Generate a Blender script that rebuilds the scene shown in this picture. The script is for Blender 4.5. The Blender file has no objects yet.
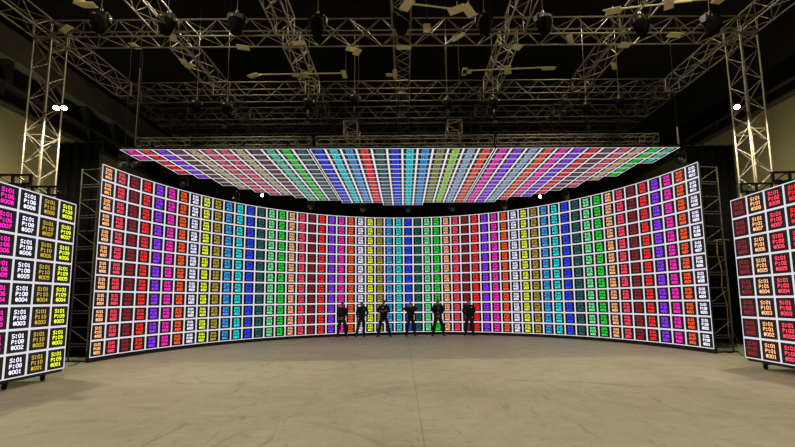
import bpy, bmesh, math, random
from math import sin, cos, pi, radians, sqrt, atan2
from mathutils import Vector, Matrix, Euler

# ------------------------------------------------------------------ camera, world, lights, exposure
scene = bpy.context.scene
COL = scene.collection
H_CAM = 1.737
W, Hh = 795, 447
F_PX, CX, CY = 399.86, 408.70, 259.12
PITCH, ROLL, YAW = 0.103922, -0.0113703, -0.0066274

cam_data = bpy.data.cameras.new('camera')
cam = bpy.data.objects.new('camera', cam_data)
COL.objects.link(cam)
cam_data.sensor_width = 36.0
cam_data.sensor_fit = 'HORIZONTAL'
cam_data.lens = F_PX * 36.0 / W
cam_data.shift_x = -(CX - W / 2) / W
cam_data.shift_y = (CY - Hh / 2) / W
cam_data.clip_end = 200
_R = Vector((cos(YAW), sin(YAW), 0)); _F = Vector((-sin(YAW), cos(YAW), 0)); _U = Vector((0, 0, 1))
_Fw = _F * cos(PITCH) + _U * sin(PITCH); _Up = _U * cos(PITCH) - _F * sin(PITCH)
_R2 = _R * cos(ROLL) + _Up * sin(ROLL); _U2 = _Up * cos(ROLL) - _R * sin(ROLL)
cam.matrix_world = Matrix(((_R2.x, _U2.x, -_Fw.x, 0), (_R2.y, _U2.y, -_Fw.y, 0), (_R2.z, _U2.z, -_Fw.z, H_CAM), (0, 0, 0, 1)))
scene.camera = cam

scene.view_settings.view_transform = 'Standard'
scene.view_settings.look = 'None'
scene.view_settings.gamma = 1.0
scene.view_settings.use_curve_mapping = False
scene.view_settings.exposure = 0.0

world = bpy.data.worlds.new('dark_hall_world')
scene.world = world
world.use_nodes = True
world.node_tree.nodes['Background'].inputs[0].default_value = (0.9, 0.85, 0.7, 1)
world.node_tree.nodes['Background'].inputs[1].default_value = 0.004

WARM = (1.0, 0.90, 0.62)
HB_POWER = 860.0          # high bay lamps hung above the grid
HB_SPOTS = [(-6.5, 1.5, 12.4), (6.5, 1.5, 12.4), (-6.5, 7.5, 12.4), (0.0, 5.0, 12.4), (6.5, 7.5, 12.4), (0.0, -2.5, 12.4),
            (-6.5, 12.75, 12.9), (0.0, 12.75, 12.9), (6.5, 12.75, 12.9)]
FLOOD_POWER = 760.0       # floodlights clamped to the corner towers
WASH_POWER = 420.0          # floodlights on stands behind the side LED walls
BACK_POWER = 260.0
LED_WHITE = 0.95
LED_TEXT = 2.1

rnd = random.Random(7)

# ------------------------------------------------------------------ materials
def lin(c):
    return tuple((x / 12.92 if x <= 0.04045 else ((x + 0.055) / 1.055) ** 2.4) for x in [v / 255.0 for v in c]) + (1.0,)

def mat(name, col, rough=0.6, metal=0.0, noise=0.0, nscale=8.0, bump=0.0, emit=None, estr=0.0, spec=0.5, sheen=0.0):
    m = bpy.data.materials.new(name); m.use_nodes = True
    nt = m.node_tree; b = nt.nodes['Principled BSDF']
    c = lin(col)
    b.inputs['Base Color'].default_value = c
    b.inputs['Roughness'].default_value = rough
    b.inputs['Metallic'].default_value = metal
    b.inputs['Specular IOR Level'].default_value = spec
    if noise or bump:
        tc = nt.nodes.new('ShaderNodeTexCoord'); n = nt.nodes.new('ShaderNodeTexNoise')
        n.inputs['Scale'].default_value = nscale; n.inputs['Detail'].default_value = 5
        nt.links.new(tc.outputs['Object'], n.inputs['Vector'])
        if noise:
            r = nt.nodes.new('ShaderNodeValToRGB')
            r.color_ramp.elements[0].position = 0.3; r.color_ramp.elements[1].position = 0.7
            r.color_ramp.elements[0].color = tuple(x * (1 - noise) for x in c[:3]) + (1,)
            r.color_ramp.elements[1].color = tuple(min(1, x * (1 + noise)) for x in c[:3]) + (1,)
            nt.links.new(n.outputs['Fac'], r.inputs['Fac']); nt.links.new(r.outputs['Color'], b.inputs['Base Color'])
        if bump:
            bp = nt.nodes.new('ShaderNodeBump'); bp.inputs['Strength'].default_value = bump; bp.inputs['Distance'].default_value = 0.02
            nt.links.new(n.outputs['Fac'], bp.inputs['Height']); nt.links.new(bp.outputs['Normal'], b.inputs['Normal'])
    if emit is not None:
        b.inputs['Emission Color'].default_value = lin(emit); b.inputs['Emission Strength'].default_value = estr
    return m

M = {}
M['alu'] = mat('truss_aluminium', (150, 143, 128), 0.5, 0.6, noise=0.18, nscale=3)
M['alu_dark'] = mat('shaded_dark_truss', (96, 90, 78), 0.55, 0.6, noise=0.2, nscale=3)  # darker aluminium; on the rear trusses it paints in their shade
M['frame_dark'] = mat('dark_scaffold_steel', (66, 64, 60), 0.6, 0.4, noise=0.2, nscale=3)
M['black_metal'] = mat('black_steel', (26, 26, 27), 0.45, 0.3, noise=0.3, nscale=10)
M['black_plastic'] = mat('black_plastic', (20, 20, 21), 0.5, 0.0, noise=0.3, nscale=20)
M['housing'] = mat('led_cabinet_black', (18, 18, 20), 0.55, 0.2, noise=0.2, nscale=12)
M['led_black'] = mat('led_module_black', (30, 29, 33), 0.55, 0.0, noise=0.15, nscale=60)
M['led_white'] = mat('led_white_lines', (60, 60, 60), 0.6, emit=(238, 233, 242), estr=LED_WHITE)
M['fabric'] = mat('black_fabric', (22, 21, 22), 0.95, noise=0.4, nscale=25, bump=0.4)
M['bag'] = mat('black_canvas_bag', (16, 15, 14), 0.95, spec=0.1, noise=0.4, nscale=18, bump=0.5)
M['beige'] = mat('beige_board', (226, 213, 172), 0.8, noise=0.06, nscale=6)
M['amber'] = mat('amber_sticker', (225, 160, 60), 0.5, noise=0.1)
M['steel'] = mat('bright_steel', (190, 190, 188), 0.3, 0.9, noise=0.1)
M['lens'] = mat('glass_lens', (70, 75, 82), 0.08, 0.2, spec=1.0)
M['rubber'] = mat('black_rubber', (16, 16, 16), 0.8, noise=0.2)
M['cable'] = mat('black_cable', (24, 26, 22), 0.6, noise=0.2)
M['cable_tan'] = mat('tan_cable', (140, 112, 78), 0.7, noise=0.2)
M['red'] = mat('red_plastic', (150, 22, 20), 0.5, noise=0.2)
M['lamp'] = mat('lamp_glow', (255, 240, 190), 0.5, emit=(255, 238, 175), estr=60)
M['skin'] = mat('skin', (176, 122, 98), 0.6, noise=0.08, nscale=14)
M['skin2'] = mat('skin_pale', (196, 146, 122), 0.6, noise=0.08, nscale=14)
M['cloth'] = mat('black_cloth', (17, 17, 19), 0.9, noise=0.3, nscale=16, bump=0.3)
M['cloth2'] = mat('black_cotton', (24, 23, 25), 0.92, noise=0.3, nscale=16, bump=0.3)
M['shoe'] = mat('black_leather', (14, 14, 14), 0.45, noise=0.2)
M['hair_dark'] = mat('dark_hair', (30, 20, 16), 0.7, noise=0.4, nscale=40)
M['hair_brown'] = mat('brown_hair', (74, 50, 34), 0.7, noise=0.4, nscale=40)
M['badge_blue'] = mat('blue_badge', (70, 96, 190), 0.6, noise=0.05)
M['badge_white'] = mat('white_badge', (200, 200, 205), 0.6, noise=0.05)
M['eye'] = mat('eye_dark', (20, 16, 14), 0.3)
M['lip'] = mat('lips', (140, 80, 74), 0.6)
M['drape'] = mat('black_drape', (9, 9, 9), 0.98, noise=0.35, nscale=4, bump=0.3, spec=0.05)
M['ceiling'] = mat('black_painted_ceiling', (14, 13, 12), 0.9, noise=0.3, nscale=2)
M['wallp'] = mat('olive_beige_wall', (150, 142, 106), 0.85, noise=0.10, nscale=0.8, bump=0.1)
M['wall_dark'] = mat('dark_upper_cladding', (26, 24, 22), 0.9, noise=0.3, nscale=1.5)
M['beam'] = mat('dark_steel_beam', (44, 41, 36), 0.8, noise=0.25, nscale=2)
M['slab'] = mat('grey_concrete_fascia', (104, 97, 84), 0.85, noise=0.2, nscale=1.2, bump=0.2)

TEXTCOL = {1: (255, 178, 120), 2: (255, 62, 92), 3: (138, 20, 34), 4: (255, 34, 34), 5: (142, 44, 255), 6: (255, 26, 190), 7: (255, 84, 28),
           8: (232, 230, 255), 9: (226, 240, 40), 10: (176, 148, 40), 11: (48, 160, 240), 12: (0, 226, 230), 13: (22, 64, 255), 14: (12, 96, 92),
           15: (110, 236, 150), 16: (0, 222, 44)}
TM = {p: mat('led_text_port_%d' % p, (20, 20, 20), 0.6, emit=c, estr=LED_TEXT) for p, c in TEXTCOL.items()}
TEXTCOL2 = {'brown': (108, 66, 66), 'limegreen': (160, 222, 70), 'steel': (140, 184, 214), 'mint': (70, 206, 160), 'slate': (60, 104, 104), 'rose': (235, 80, 105),
            'tan': (205, 172, 122), 'olive': (140, 148, 60)}
for k, c in TEXTCOL2.items():
    TM[k] = mat('led_text_' + k, (20, 20, 20), 0.6, emit=c, estr=LED_TEXT)

def floor_material():
    m = bpy.data.materials.new('scuffed_concrete_floor'); m.use_nodes = True
    nt = m.node_tree; N = nt.nodes; L = nt.links; b = N['Principled BSDF']
    tc = N.new('ShaderNodeTexCoord')
    def noise(scale, detail=6, rough=0.6, sx=1, sy=1, dist=0):
        mp = N.new('ShaderNodeMapping'); mp.inputs['Scale'].default_value = (sx, sy, 1)
        n = N.new('ShaderNodeTexNoise'); n.inputs['Scale'].default_value = scale; n.inputs['Detail'].default_value = detail
        n.inputs['Roughness'].default_value = rough; n.inputs['Distortion'].default_value = dist
        L.new(tc.outputs['Object'], mp.inputs['Vector']); L.new(mp.outputs['Vector'], n.inputs['Vector']); return n.outputs['Fac']
    def mth(op, a, bb=None, c=None, clamp=False):
        n = N.new('ShaderNodeMath'); n.operation = op; n.use_clamp = clamp
        for i, v in enumerate((a, bb, c)):
            if v is None: continue
            if isinstance(v, (int, float)): n.inputs[i].default_value = v
            else: L.new(v, n.inputs[i])
        return n.outputs[0]
    def rmp(f, a, bb, ca, cb):
        n = N.new('ShaderNodeMapRange'); n.inputs[1].default_value = a; n.inputs[2].default_value = bb; n.inputs[3].default_value = ca; n.inputs[4].default_value = cb
        L.new(f, n.inputs[0]); return n.outputs[0]
    big = rmp(noise(0.25, 4), 0.3, 0.7, 0.86, 1.09)
    mid = rmp(noise(2.2, 8, 0.7), 0.3, 0.7, 0.89, 1.09)
    fine = rmp(noise(14, 5, 0.75), 0.3, 0.7, 0.92, 1.07)
    # short scuffs and scratches in several directions
    scr = None
    for (sx, sy, sc, th) in ((0.5, 4.0, 1.6, 0.66), (3.5, 0.6, 1.4, 0.64), (1.0, 1.0, 2.8, 0.66), (0.35, 2.2, 3.4, 0.66), (1.6, 0.5, 4.5, 0.66)):
        s = rmp(noise(sc, 3, 0.5, sx, sy, 1.2), th, th + 0.05, 1.0, 0.80)
        scr = s if scr is None else mth('MULTIPLY', scr, s)
    sep = N.new('ShaderNodeSeparateXYZ'); L.new(tc.outputs['Object'], sep.inputs[0])
    X, Y = sep.outputs[0], sep.outputs[1]
    brk = noise(0.9, 3)
    # curved tyre marks
    for (cx, cy, r, w, amt) in ((-4.3, 10.2, 1.35, 0.035, 0.22), (-3.3, 10.6, 1.9, 0.03, 0.15), (2.0, 4.5, 4.4, 0.03, 0.20), (2.3, 4.2, 4.6, 0.025, 0.15),
                                (-3.0, 3.0, 3.4, 0.025, 0.15), (5.5, 8.5, 2.6, 0.03, 0.12), (-6, 2, 5.2, 0.03, 0.12)):
        dx = mth('SUBTRACT', X, cx); dy = mth('SUBTRACT', Y, cy)
        d = mth('SQRT', mth('ADD', mth('MULTIPLY', dx, dx), mth('MULTIPLY', dy, dy)))
        a = mth('ABSOLUTE', mth('SUBTRACT', d, r))
        t = rmp(a, w, w * 2.2, 1.0, 0.0)
        g = rmp(brk, 0.44, 0.56, 0.0, amt)
        scr = mth('MULTIPLY', scr, mth('SUBTRACT', 1.0, mth('MULTIPLY', t, g)))
    # the straight joint running away from the camera
    xl = mth('ADD', mth('MULTIPLY', Y, -0.012), 0.26)
    a = mth('ABSOLUTE', mth('SUBTRACT', X, xl))
    scr = mth('MULTIPLY', scr, rmp(a, 0.004, 0.012, 0.62, 1.0))
    v = mth('MULTIPLY', mth('MULTIPLY', big, mid), mth('MULTIPLY', fine, scr))
    mixc = N.new('ShaderNodeVectorMath'); mixc.operation = 'SCALE'
    mixc.inputs[0].default_value = lin((164, 158, 140))[:3]
    L.new(v, mixc.inputs['Scale'])
    L.new(mixc.outputs[0], b.inputs['Base Color'])
    L.new(rmp(noise(3, 5), 0.3, 0.7, 0.42, 0.62), b.inputs['Roughness'])
    b.inputs['Specular IOR Level'].default_value = 0.22
    bp = N.new('ShaderNodeBump'); bp.inputs['Strength'].default_value = 0.15; bp.inputs['Distance'].default_value = 0.01
    L.new(noise(12, 8), bp.inputs['Height']); L.new(bp.outputs['Normal'], b.inputs['Normal'])
    return m
M['floor'] = floor_material()

# ------------------------------------------------------------------ helpers
def link(o, parent=None):
    COL.objects.link(o)
    if parent is not None: o.parent = parent
    return o

def tag(o, label, cat, group=None):
    o['label'] = label; o['category'] = cat
    if group: o['group'] = group
    return o

def thing(name, label, cat, loc=(0, 0, 0), rotz=0.0, group=None):
    o = bpy.data.objects.new(name, None); o.empty_display_size = 0.2
    COL.objects.link(o); o.location = loc; o.rotation_euler = (0, 0, rotz)
    return tag(o, label, cat, group)

def add_box(bm, c, s, rot=None, mi=0):
    c = Vector(c); vs = []
    for dz in (-.5, .5):
        for dx, dy in ((-.5, -.5), (.5, -.5), (.5, .5), (-.5, .5)):
            v = Vector((dx * s[0], dy * s[1], dz * s[2]))
            if rot is not None: v = rot @ v
            vs.append(bm.verts.new(c + v))
    for f in ((3, 2, 1, 0), (4, 5, 6, 7), (0, 1, 5, 4), (1, 2, 6, 5), (2, 3, 7, 6), (3, 0, 4, 7)):
        fa = bm.faces.new([vs[i] for i in f]); fa.material_index = mi

def frame_for(d):
    d = d.normalized()
    up = Vector((0, 0, 1)) if abs(d.z) < 0.95 else Vector((1, 0, 0))
    x = d.cross(up).normalized(); y = x.cross(d).normalized()
    return x, y

def add_tube(bm, pts, r, n=6, mi=0, cap=True, closed=False):
    pts = [Vector(p) for p in pts]; rings = []
    rr = r if isinstance(r, (list, tuple)) else [r] * len(pts)
    x, y = frame_for(pts[1] - pts[0])
    for i, p in enumerate(pts):
        a = pts[max(0, i - 1)]; b = pts[min(len(pts) - 1, i + 1)]
        d = (b - a).normalized()
        x = (x - d * x.dot(d)).normalized(); y = d.cross(x)
        rings.append([bm.verts.new(p + (x * cos(2 * pi * k / n) + y * sin(2 * pi * k / n)) * rr[i]) for k in range(n)])
    for a, b in zip(rings, rings[1:]):
        for k in range(n):
            f = bm.faces.new((a[k], a[(k + 1) % n], b[(k + 1) % n], b[k])); f.material_index = mi; f.smooth = True
    if cap:
        bm.faces.new(list(reversed(rings[0]))).material_index = mi
        bm.faces.new(rings[-1]).material_index = mi

def add_lathe(bm, prof, n=16, mi=0, M4=None):
    rings = []
    for r, z in prof:
        ring = []
        for k in range(n):
            v = Vector((r * cos(2 * pi * k / n), r * sin(2 * pi * k / n), z))
            if M4 is not None: v = M4 @ v
            ring.append(bm.verts.new(v))
        rings.append(ring)
    for a, b in zip(rings, rings[1:]):
        for k in range(n):
            f = bm.faces.new((a[k], a[(k + 1) % n], b[(k + 1) % n], b[k])); f.material_index = mi; f.smooth = True
    bm.faces.new(list(reversed(rings[0]))).material_index = mi
    bm.faces.new(rings[-1]).material_index = mi

def mesh_of(name, bm, mats):
    me = bpy.data.meshes.new(name); bm.normal_update(); bm.to_mesh(me); bm.free()
    for m in (mats if isinstance(mats, (list, tuple)) else [mats]): me.materials.append(m)
    return me

def obj(name, bm, mats, parent=None, loc=None):
    o = bpy.data.objects.new(name, mesh_of(name, bm, mats))
    if loc is not None: o.location = loc
    return link(o, parent)

def inst(name, me, parent=None, mtx=None):
    o = bpy.data.objects.new(name, me); link(o, parent)
    if mtx is not None: o.matrix_local = mtx
    return o

def copy_tree(o, parent=None):
    c = o.copy(); COL.objects.link(c); c.parent = parent
    for ch in o.children: copy_tree(ch, c)
    return c

def struct(name, bm, m, parent=None):
    o = obj(name, bm, m, parent)
    if parent is None: o['kind'] = 'structure'
    return o

# pixel -> world, only used while placing things at their real depth
def ray(u, v):
    d = _R2 * ((u - CX) / F_PX) - _U2 * ((v - CY) / F_PX) + _Fw
    return d
def at_y(u, v, Y):
    d = ray(u, v); t = Y / d.y; return Vector((d.x * t, Y, d.z * t + H_CAM))
def at_z(u, v, Z):
    d = ray(u, v); t = (Z - H_CAM) / d.z; return Vector((d.x * t, d.y * t, Z))

# ------------------------------------------------------------------ setting
XW = 15.0; Y0 = -13.0; Y1 = 27.0; ZC = 14.0
bm = bmesh.new(); add_box(bm, (0, (Y0 + Y1) / 2, -0.1), (2 * XW + 0.6, Y1 - Y0 + .6, 0.2)); struct('floor', bm, M['floor'])
bm = bmesh.new(); add_box(bm, (0, (Y0 + Y1) / 2, ZC + 0.1), (2 * XW + .6, Y1 - Y0 + .6, 0.2)); struct('ceiling', bm, M['ceiling'])
bm = bmesh.new(); add_box(bm, (-XW - .15, (Y0 + Y1) / 2, 4.98), (0.3, Y1 - Y0, 9.96)); struct('wall_left', bm, M['wallp'])
bm = bmesh.new(); add_box(bm, (XW + .15, (Y0 + Y1) / 2, 4.98), (0.3, Y1 - Y0, 9.96)); struct('wall_right', bm, M['wallp'])
bm = bmesh.new(); add_box(bm, (0, Y1 + .15, ZC / 2), (2 * XW + .6, 0.3, ZC)); struct('wall_back', bm, M['wall_dark'])
bm = bmesh.new(); add_box(bm, (0, Y0 - .15, ZC / 2), (2 * XW + .6, 0.3, ZC)); struct('wall_front', bm, M['wall_dark'])
bm = bmesh.new(); add_box(bm, (-XW - .15, (Y0 + Y1) / 2, (9.96 + ZC) / 2), (0.3, Y1 - Y0, ZC - 9.96)); struct('trim_1', bm, M['beam'])
bm = bmesh.new(); add_box(bm, (XW + .15, (Y0 + Y1) / 2, (9.96 + ZC) / 2), (0.3, Y1 - Y0, ZC - 9.96)); struct('trim_2', bm, M['wall_dark'])
# steel runway beams along both side walls (I section) and the fascia above the left one
def ibeam(name, x, z0, z1, w, m, side):
    bm = bmesh.new(); L = Y1 - Y0
    xc = x - side * w / 2
    add_box(bm, (xc, (Y0 + Y1) / 2, z0 + .04), (w, L, .08)); add_box(bm, (xc, (Y0 + Y1) / 2, z1 - .04), (w, L, .08))
    add_box(bm, (xc + side * w * .2, (Y0 + Y1) / 2, (z0 + z1) / 2), (.06, L, z1 - z0 - .16))
    for i in range(20):
        add_box(bm, (xc, Y0 + 1 + i * 2.0, (z0 + z1) / 2), (w * .8, .05, z1 - z0 - .18))
    return struct(name, bm, m)
ibeam('trim_3', -XW, 9.12, 9.95, .38, M['beam'], -1)
ibeam('trim_4', XW, 9.42, 10.0, .38, M['beam'], 1)
bm = bmesh.new(); add_box(bm, (-XW + .25, (Y0 + Y1) / 2, 11.35), (0.5, Y1 - Y0, 1.1)); struct('trim_5', bm, M['slab'])
bm = bmesh.new()
for i in range(14):
    add_box(bm, (-XW + .22, 3.3 + i * 1.8, 10.40), (.40, .22, .86))
struct('trim_6', bm, M['beam'])

# ------------------------------------------------------------------ LED panels
FONT = {
 '0': ["01110", "10001", "10001", "10001", "10001", "10001", "01110"], '1': ["00100", "01100", "00100", "00100", "00100", "00100", "01110"],
 '2': ["01110", "10001", "00001", "00110", "01000", "10000", "11111"], '3': ["01110", "10001", "00001", "00110", "00001", "10001", "01110"],
 '4': ["00010", "00110", "01010", "10010", "11111", "00010", "00010"], '5': ["11111", "10000", "11110", "00001", "00001", "10001", "01110"],
 '6': ["01110", "10000", "10000", "11110", "10001", "10001", "01110"], '7': ["11111", "00001", "00010", "00100", "01000", "01000", "01000"],
 '8': ["01110", "10001", "10001", "01110", "10001", "10001", "01110"], '9': ["01110", "10001", "10001", "01111", "00001", "00001", "01110"],
 'S': ["01111", "10000", "10000", "01110", "00001", "00001", "11110"], 'P': ["11110", "10001", "10001", "11110", "10000", "10000", "10000"],
 ':': ["00000", "01100", "01100", "00000", "00000", "01100", "01100"], '#': ["01010", "01010", "11111", "01010", "11111", "01010", "01010"]}

def glyph_rects(ch):
    rows = FONT[ch]; out = []; used = [[False] * 5 for _ in range(7)]
    for r in range(7):
        c = 0
        while c < 5:
            if rows[r][c] == '1' and not used[r][c]:
                # longest vertical vs horizontal run
                h = 1
                while c + h < 5 and rows[r][c + h] == '1' and not used[r][c + h]: h += 1
                v = 1
                while r + v < 7 and rows[r + v][c] == '1' and not used[r + v][c]: v += 1
                if v > h:
                    for k in range(v): used[r + k][c] = True
                    out.append((c, r, 1, v))
                else:
                    for k in range(h): used[r][c + k] = True
                    out.append((c, r, h, 1))
            c += 1
    return out
GR = {k: glyph_rects(k) for k in FONT}

S = 0.5
def panel_geo(lines, bw, bold=0.10, depth=0.085, tw=0.238, th=0.330):
    """vertices/faces of one 0.5 m LED panel, face on y=0 looking to -y, centred in x and z"""
    V = []; Fc = []; mi = []
    def quad(x0, z0, x1, z1, y, m):
        i = len(V); V.extend([(x0, y, z0), (x1, y, z0), (x1, y, z1), (x0, y, z1)]); Fc.append((i, i + 1, i + 2, i + 3)); mi.append(m)
    h = S / 2 - 0.001
    # housing (open front), with a chamfered back
    hb = h - 0.02
    i = len(V)
    V.extend([(-h, 0, -h), (h, 0, -h), (h, 0, h), (-h, 0, h), (-h, depth - .02, -h), (h, depth - .02, -h), (h, depth - .02, h), (-h, depth - .02, h),
              (-hb, depth, -hb), (hb, depth, -hb), (hb, depth, hb), (-hb, depth, hb)])
    for a, b in ((0, 1), (1, 2), (2, 3), (3, 0)):
        Fc.append((i + b, i + a, i + 4 + a, i + 4 + b)); mi.append(0)
        Fc.append((i + 4 + b, i + 4 + a, i + 8 + a, i + 8 + b)); mi.append(0)
    Fc.append((i + 11, i + 10, i + 9, i + 8)); mi.append(0)
    # white frame shown at the edge of the panel
    q = h - bw
    quad(-h, -h, h, -q, 0, 1); quad(-h, q, h, h, 0, 1); quad(-h, -q, -q, q, 0, 1); quad(q, -q, h, q, 0, 1)
    quad(-q, -q, q, q, 0, 2)
    px = tw / 23.0; pz = th / 27.0
    for li, s in enumerate(lines):
        for ci, ch in enumerate(s):
            for (c, r, w, hh) in GR[ch]:
                x0 = -tw / 2 + (ci * 6 + c - bold) * px; z0 = th / 2 - (li * 10 + r - bold) * pz
                quad(x0, z0 - (hh + 2 * bold) * pz, x0 + (w + 2 * bold) * px, z0, -0.0012, 3)
    return V, Fc, mi

_pm = {}
def panel_mesh(port, key, row, bw):
    k = (key, port, row, bw)
    if k not in _pm:
        V, Fc, mi = panel_geo(['S:01', 'P:%02d' % port, '#%03d' % row], bw, *((.04, .085, .275, .325) if bw < .023 else ()))
        me = bpy.data.meshes.new('led_panel'); me.from_pydata(V, [], Fc)
        for m in (M['housing'], M['led_white'], M['led_black'], TM[key]): me.materials.append(m)
        me.polygons.foreach_set('material_index', mi); me.update()
        _pm[k] = me
    return _pm[k]

# ---- the curved main wall: 56 columns of 12 panels
ZB = 0.14
A = {28: Vector((-0.1306, 20.95))}
def th_at(s): return -0.015926 + 0.104413 * s
p = A[28].copy()
for k in range(28, 56):
    t = th_at((k + .5 - 28) * .5); p = p + .5 * Vector((cos(t), -sin(t))); A[k + 1] = p.copy()
p = A[28].copy()
for k in range(28, 0, -1):
    t = th_at((k - .5 - 28) * .5); p = p - .5 * Vector((cos(t), -sin(t))); A[k - 1] = p.copy()
wall = thing('curved_led_wall', 'tall curved LED video wall of rainbow test panels spanning the back of the stage', 'LED wall', (0, 20.9, 0))
wall_inv = Matrix.Translation((0, -20.9, 0))
NEAR = set(range(0, 13)) | set(range(44, 56))
bV = []; bF = []; bM = []; midmats = [M['housing'], M['led_white'], M['led_black']] + [TM[q] for q in range(1, 17)]
for k in range(56):
    port = k % 16 + 1
    t = th_at((k + .5 - 28) * .5)
    mid = (A[k] + A[k + 1]) / 2
    for r in range(12):
        mtx = wall_inv @ Matrix.Translation((mid.x, mid.y, ZB + .25 + .5 * r)) @ Matrix.Rotation(-t, 4, 'Z')
        if k in NEAR:
            inst('led_panel', panel_mesh(port, port, r + 1, 0.0255), wall, mtx)
        else:
            V, Fc, mi = panel_geo(['S:01', 'P:%02d' % port, '#%03d' % (r + 1)], 0.028)
            o = len(bV); bV.extend([tuple(mtx @ Vector(v)) for v in V]); bF.extend([tuple(i + o for i in f) for f in Fc])
            bM.extend([m if m < 3 else 2 + port for m in mi])
me = bpy.data.meshes.new('led_panel_field'); me.from_pydata(bV, [], bF)
for m in midmats: me.materials.append(m)
me.polygons.foreach_set('material_index', bM); me.update()
fld = inst('led_panel_field', me, wall); fld['kind'] = 'stuff'
# base rail under the wall
bm = bmesh.new()
for k in range(56):
    t = th_at((k + .5 - 28) * .5); mid = (A[k] + A[k + 1]) / 2 - Vector((0, 20.9)); n = Vector((sin(t), cos(t)))
    rot = Matrix.Rotation(-t, 3, 'Z'); c = mid + n * .06
    add_box(bm, (c.x, c.y, ZB / 2), (.52, .12, ZB - .004), rot)
obj('base_rail', bm, M['black_metal'], wall)
# rear ladder frames at the two ends of the wall
unit_tube = None
def get_unit_tube():
    global unit_tube
    if unit_tube is None:
        unit_tube = {}
    return unit_tube
def tube_mesh(m, n=6):
    d = get_unit_tube(); k = (m.name, n)
    if k not in d:
        bm = bmesh.new(); add_tube(bm, [(0, 0, 0), (0, 0, 1)], 1.0, n); d[k] = mesh_of('tube', bm, m)
    return d[k]
def bar(name, a, b, r, m, parent, n=6):
    a = Vector(a); b = Vector(b); d = b - a; L = d.length
    x, y = frame_for(d); z = d / L
    mt = Matrix(((x.x * r, y.x * r, z.x * L, a.x), (x.y * r, y.y * r, z.y * L, a.y), (x.z * r, y.z * r, z.z * L, a.z), (0, 0, 0, 1)))
    return inst(name, tube_mesh(m, n), parent, mt)

def ladder_frame(root, base, out, height, depth, pairs=True):
    """upright ladder of two legs with rungs and diagonals; base, out in the parent's local frame"""
    out = Vector(out).normalized(); b0 = Vector(base) + out * .06; b1 = Vector(base) + out * depth
    bar('upright', b0 + Vector((0, 0, .03)), b0 + Vector((0, 0, height)), .022, M['frame_dark'], root)
    bar('upright', b1 + Vector((0, 0, .03)), b1 + Vector((0, 0, height)), .022, M['frame_dark'], root)
    n = int(height / .5)
    for i in range(n + 1):
        z = height - .04 - i * .5
        if z < .1: break
        bar('rung', b0 + Vector((0, 0, z)), b1 + Vector((0, 0, z)), .016, M['frame_dark'], root)
        if i % 2 == 1 and z > .2: bar('rung', b0 + Vector((0, 0, z - .08)), b1 + Vector((0, 0, z - .08)), .016, M['frame_dark'], root)
        if i % 2 == 0 and z > .7:
            bar('brace', b1 + Vector((0, 0, z - .05)), b0 + Vector((0, 0, z - .50)), .013, M['alu_dark'], root)
    bm = bmesh.new(); add_box(bm, (b1 + b0) / 2 + Vector((0, 0, .02)), (depth + .2 if abs(out.x) > .7 else .12, .12 if abs(out.x) > .7 else depth + .2, .04))
    obj('base_foot', bm, M['black_metal'], root)
for (k, lab) in ((0.35, 'left'), (2.4, 'left'), (53.7, 'right'), (55.65, 'right')):
    i = int(k); t = th_at((i + .5 - 28) * .5); pt = A[i].lerp(A[i + 1], k - i); n = Vector((sin(t), cos(t)))
    ord_ = 'outermost' if k < 1 or k > 55 else 'second'
    fr = thing('support_frame', '%s narrow metal ladder frame standing behind the %s end of the curved LED wall' % (ord_, lab), 'frame', (pt.x + n.x * .1, pt.y + n.y * .1, 0), atan2(n.y, n.x))
    ladder_frame(fr, (0, 0, 0), (1, 0, 0), 6.08, .78)

# ---- side walls
M['caster'] = M['rubber']
def side_wall(label, origin, rotz, cols, sgn, zb, ports, outward):
    root = thing('side_led_wall', label, 'LED wall', (origin[0], origin[1], 0), rotz)
    # local x runs along the wall as its viewer sees it; the far end of the wall is at local x=0
    for j in range(cols):
        x = sgn * (j + .5) * .5
        for r in range(8):
            inst('led_panel', panel_mesh(ports[j], ports[j], r + 1, 0.022), root, Matrix.Translation((x, 0, zb + .25 + .5 * r)))
    L = cols * .5
    bm = bmesh.new(); add_box(bm, (sgn * L / 2 , .06, zb - .035), (L - .1, .10, .06)); obj('base_rail', bm, M['black_metal'], root)
    for x in (.38, 1.28, 2.5):
        X = sgn * x
        # rear ladder frame with header beam and foot
        for (z0, z1) in ((4.36, 4.57), (.13, .24)):
            bm = bmesh.new()
            ya, yb = -.02 if z0 > 1 else .12, 1.15
            zz = (z0, z1)
            for z in zz: add_box(bm, (X, (ya + yb) / 2, z), (.05, yb - ya, .04))
            for y in (ya + .02, ya + .4, ya + .78, yb - .02): add_box(bm, (X, y, (z0 + z1) / 2), (.05, .04, z1 - z0))
            if z0 > 1:
                for a in (0, .38, .76):
                    add_tube(bm, [(X, ya + a + .03, z0), (X, ya + a + .36, z1)], .014, 5)
            obj('header_frame' if z0 > 1 else 'foot_frame', bm, M['black_metal'], root)
        bm = bmesh.new()
        for y in (.14, 1.1): add_box(bm, (X, y, 2.3), (.05, .05, 4.2))
        for i in range(8):
            z = .5 + i * .5; add_box(bm, (X, .62, z), (.04, .93, .035))
            add_tube(bm, [(X, .14, z), (X, 1.1, z + .48 if i < 7 else z)], .012, 5)
        obj('rear_ladder', bm, M['black_metal'], root)
        for y in (.16, 1.06):
            c = obj('caster', caster_bm(), M['black_metal'], root, (X, y, 0))
            bm = bmesh.new(); add_lathe(bm, [(.02, -.02), (.05, -.02), (.055, -.012), (.055, .012), (.05, .02), (.02, .02)], 14, 0, Matrix.Rotation(pi / 2, 4, 'Y') @ Matrix.Identity(4))
            obj('wheel', bm, M['rubber'], c, (0, 0, .057))
    return root
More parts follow.
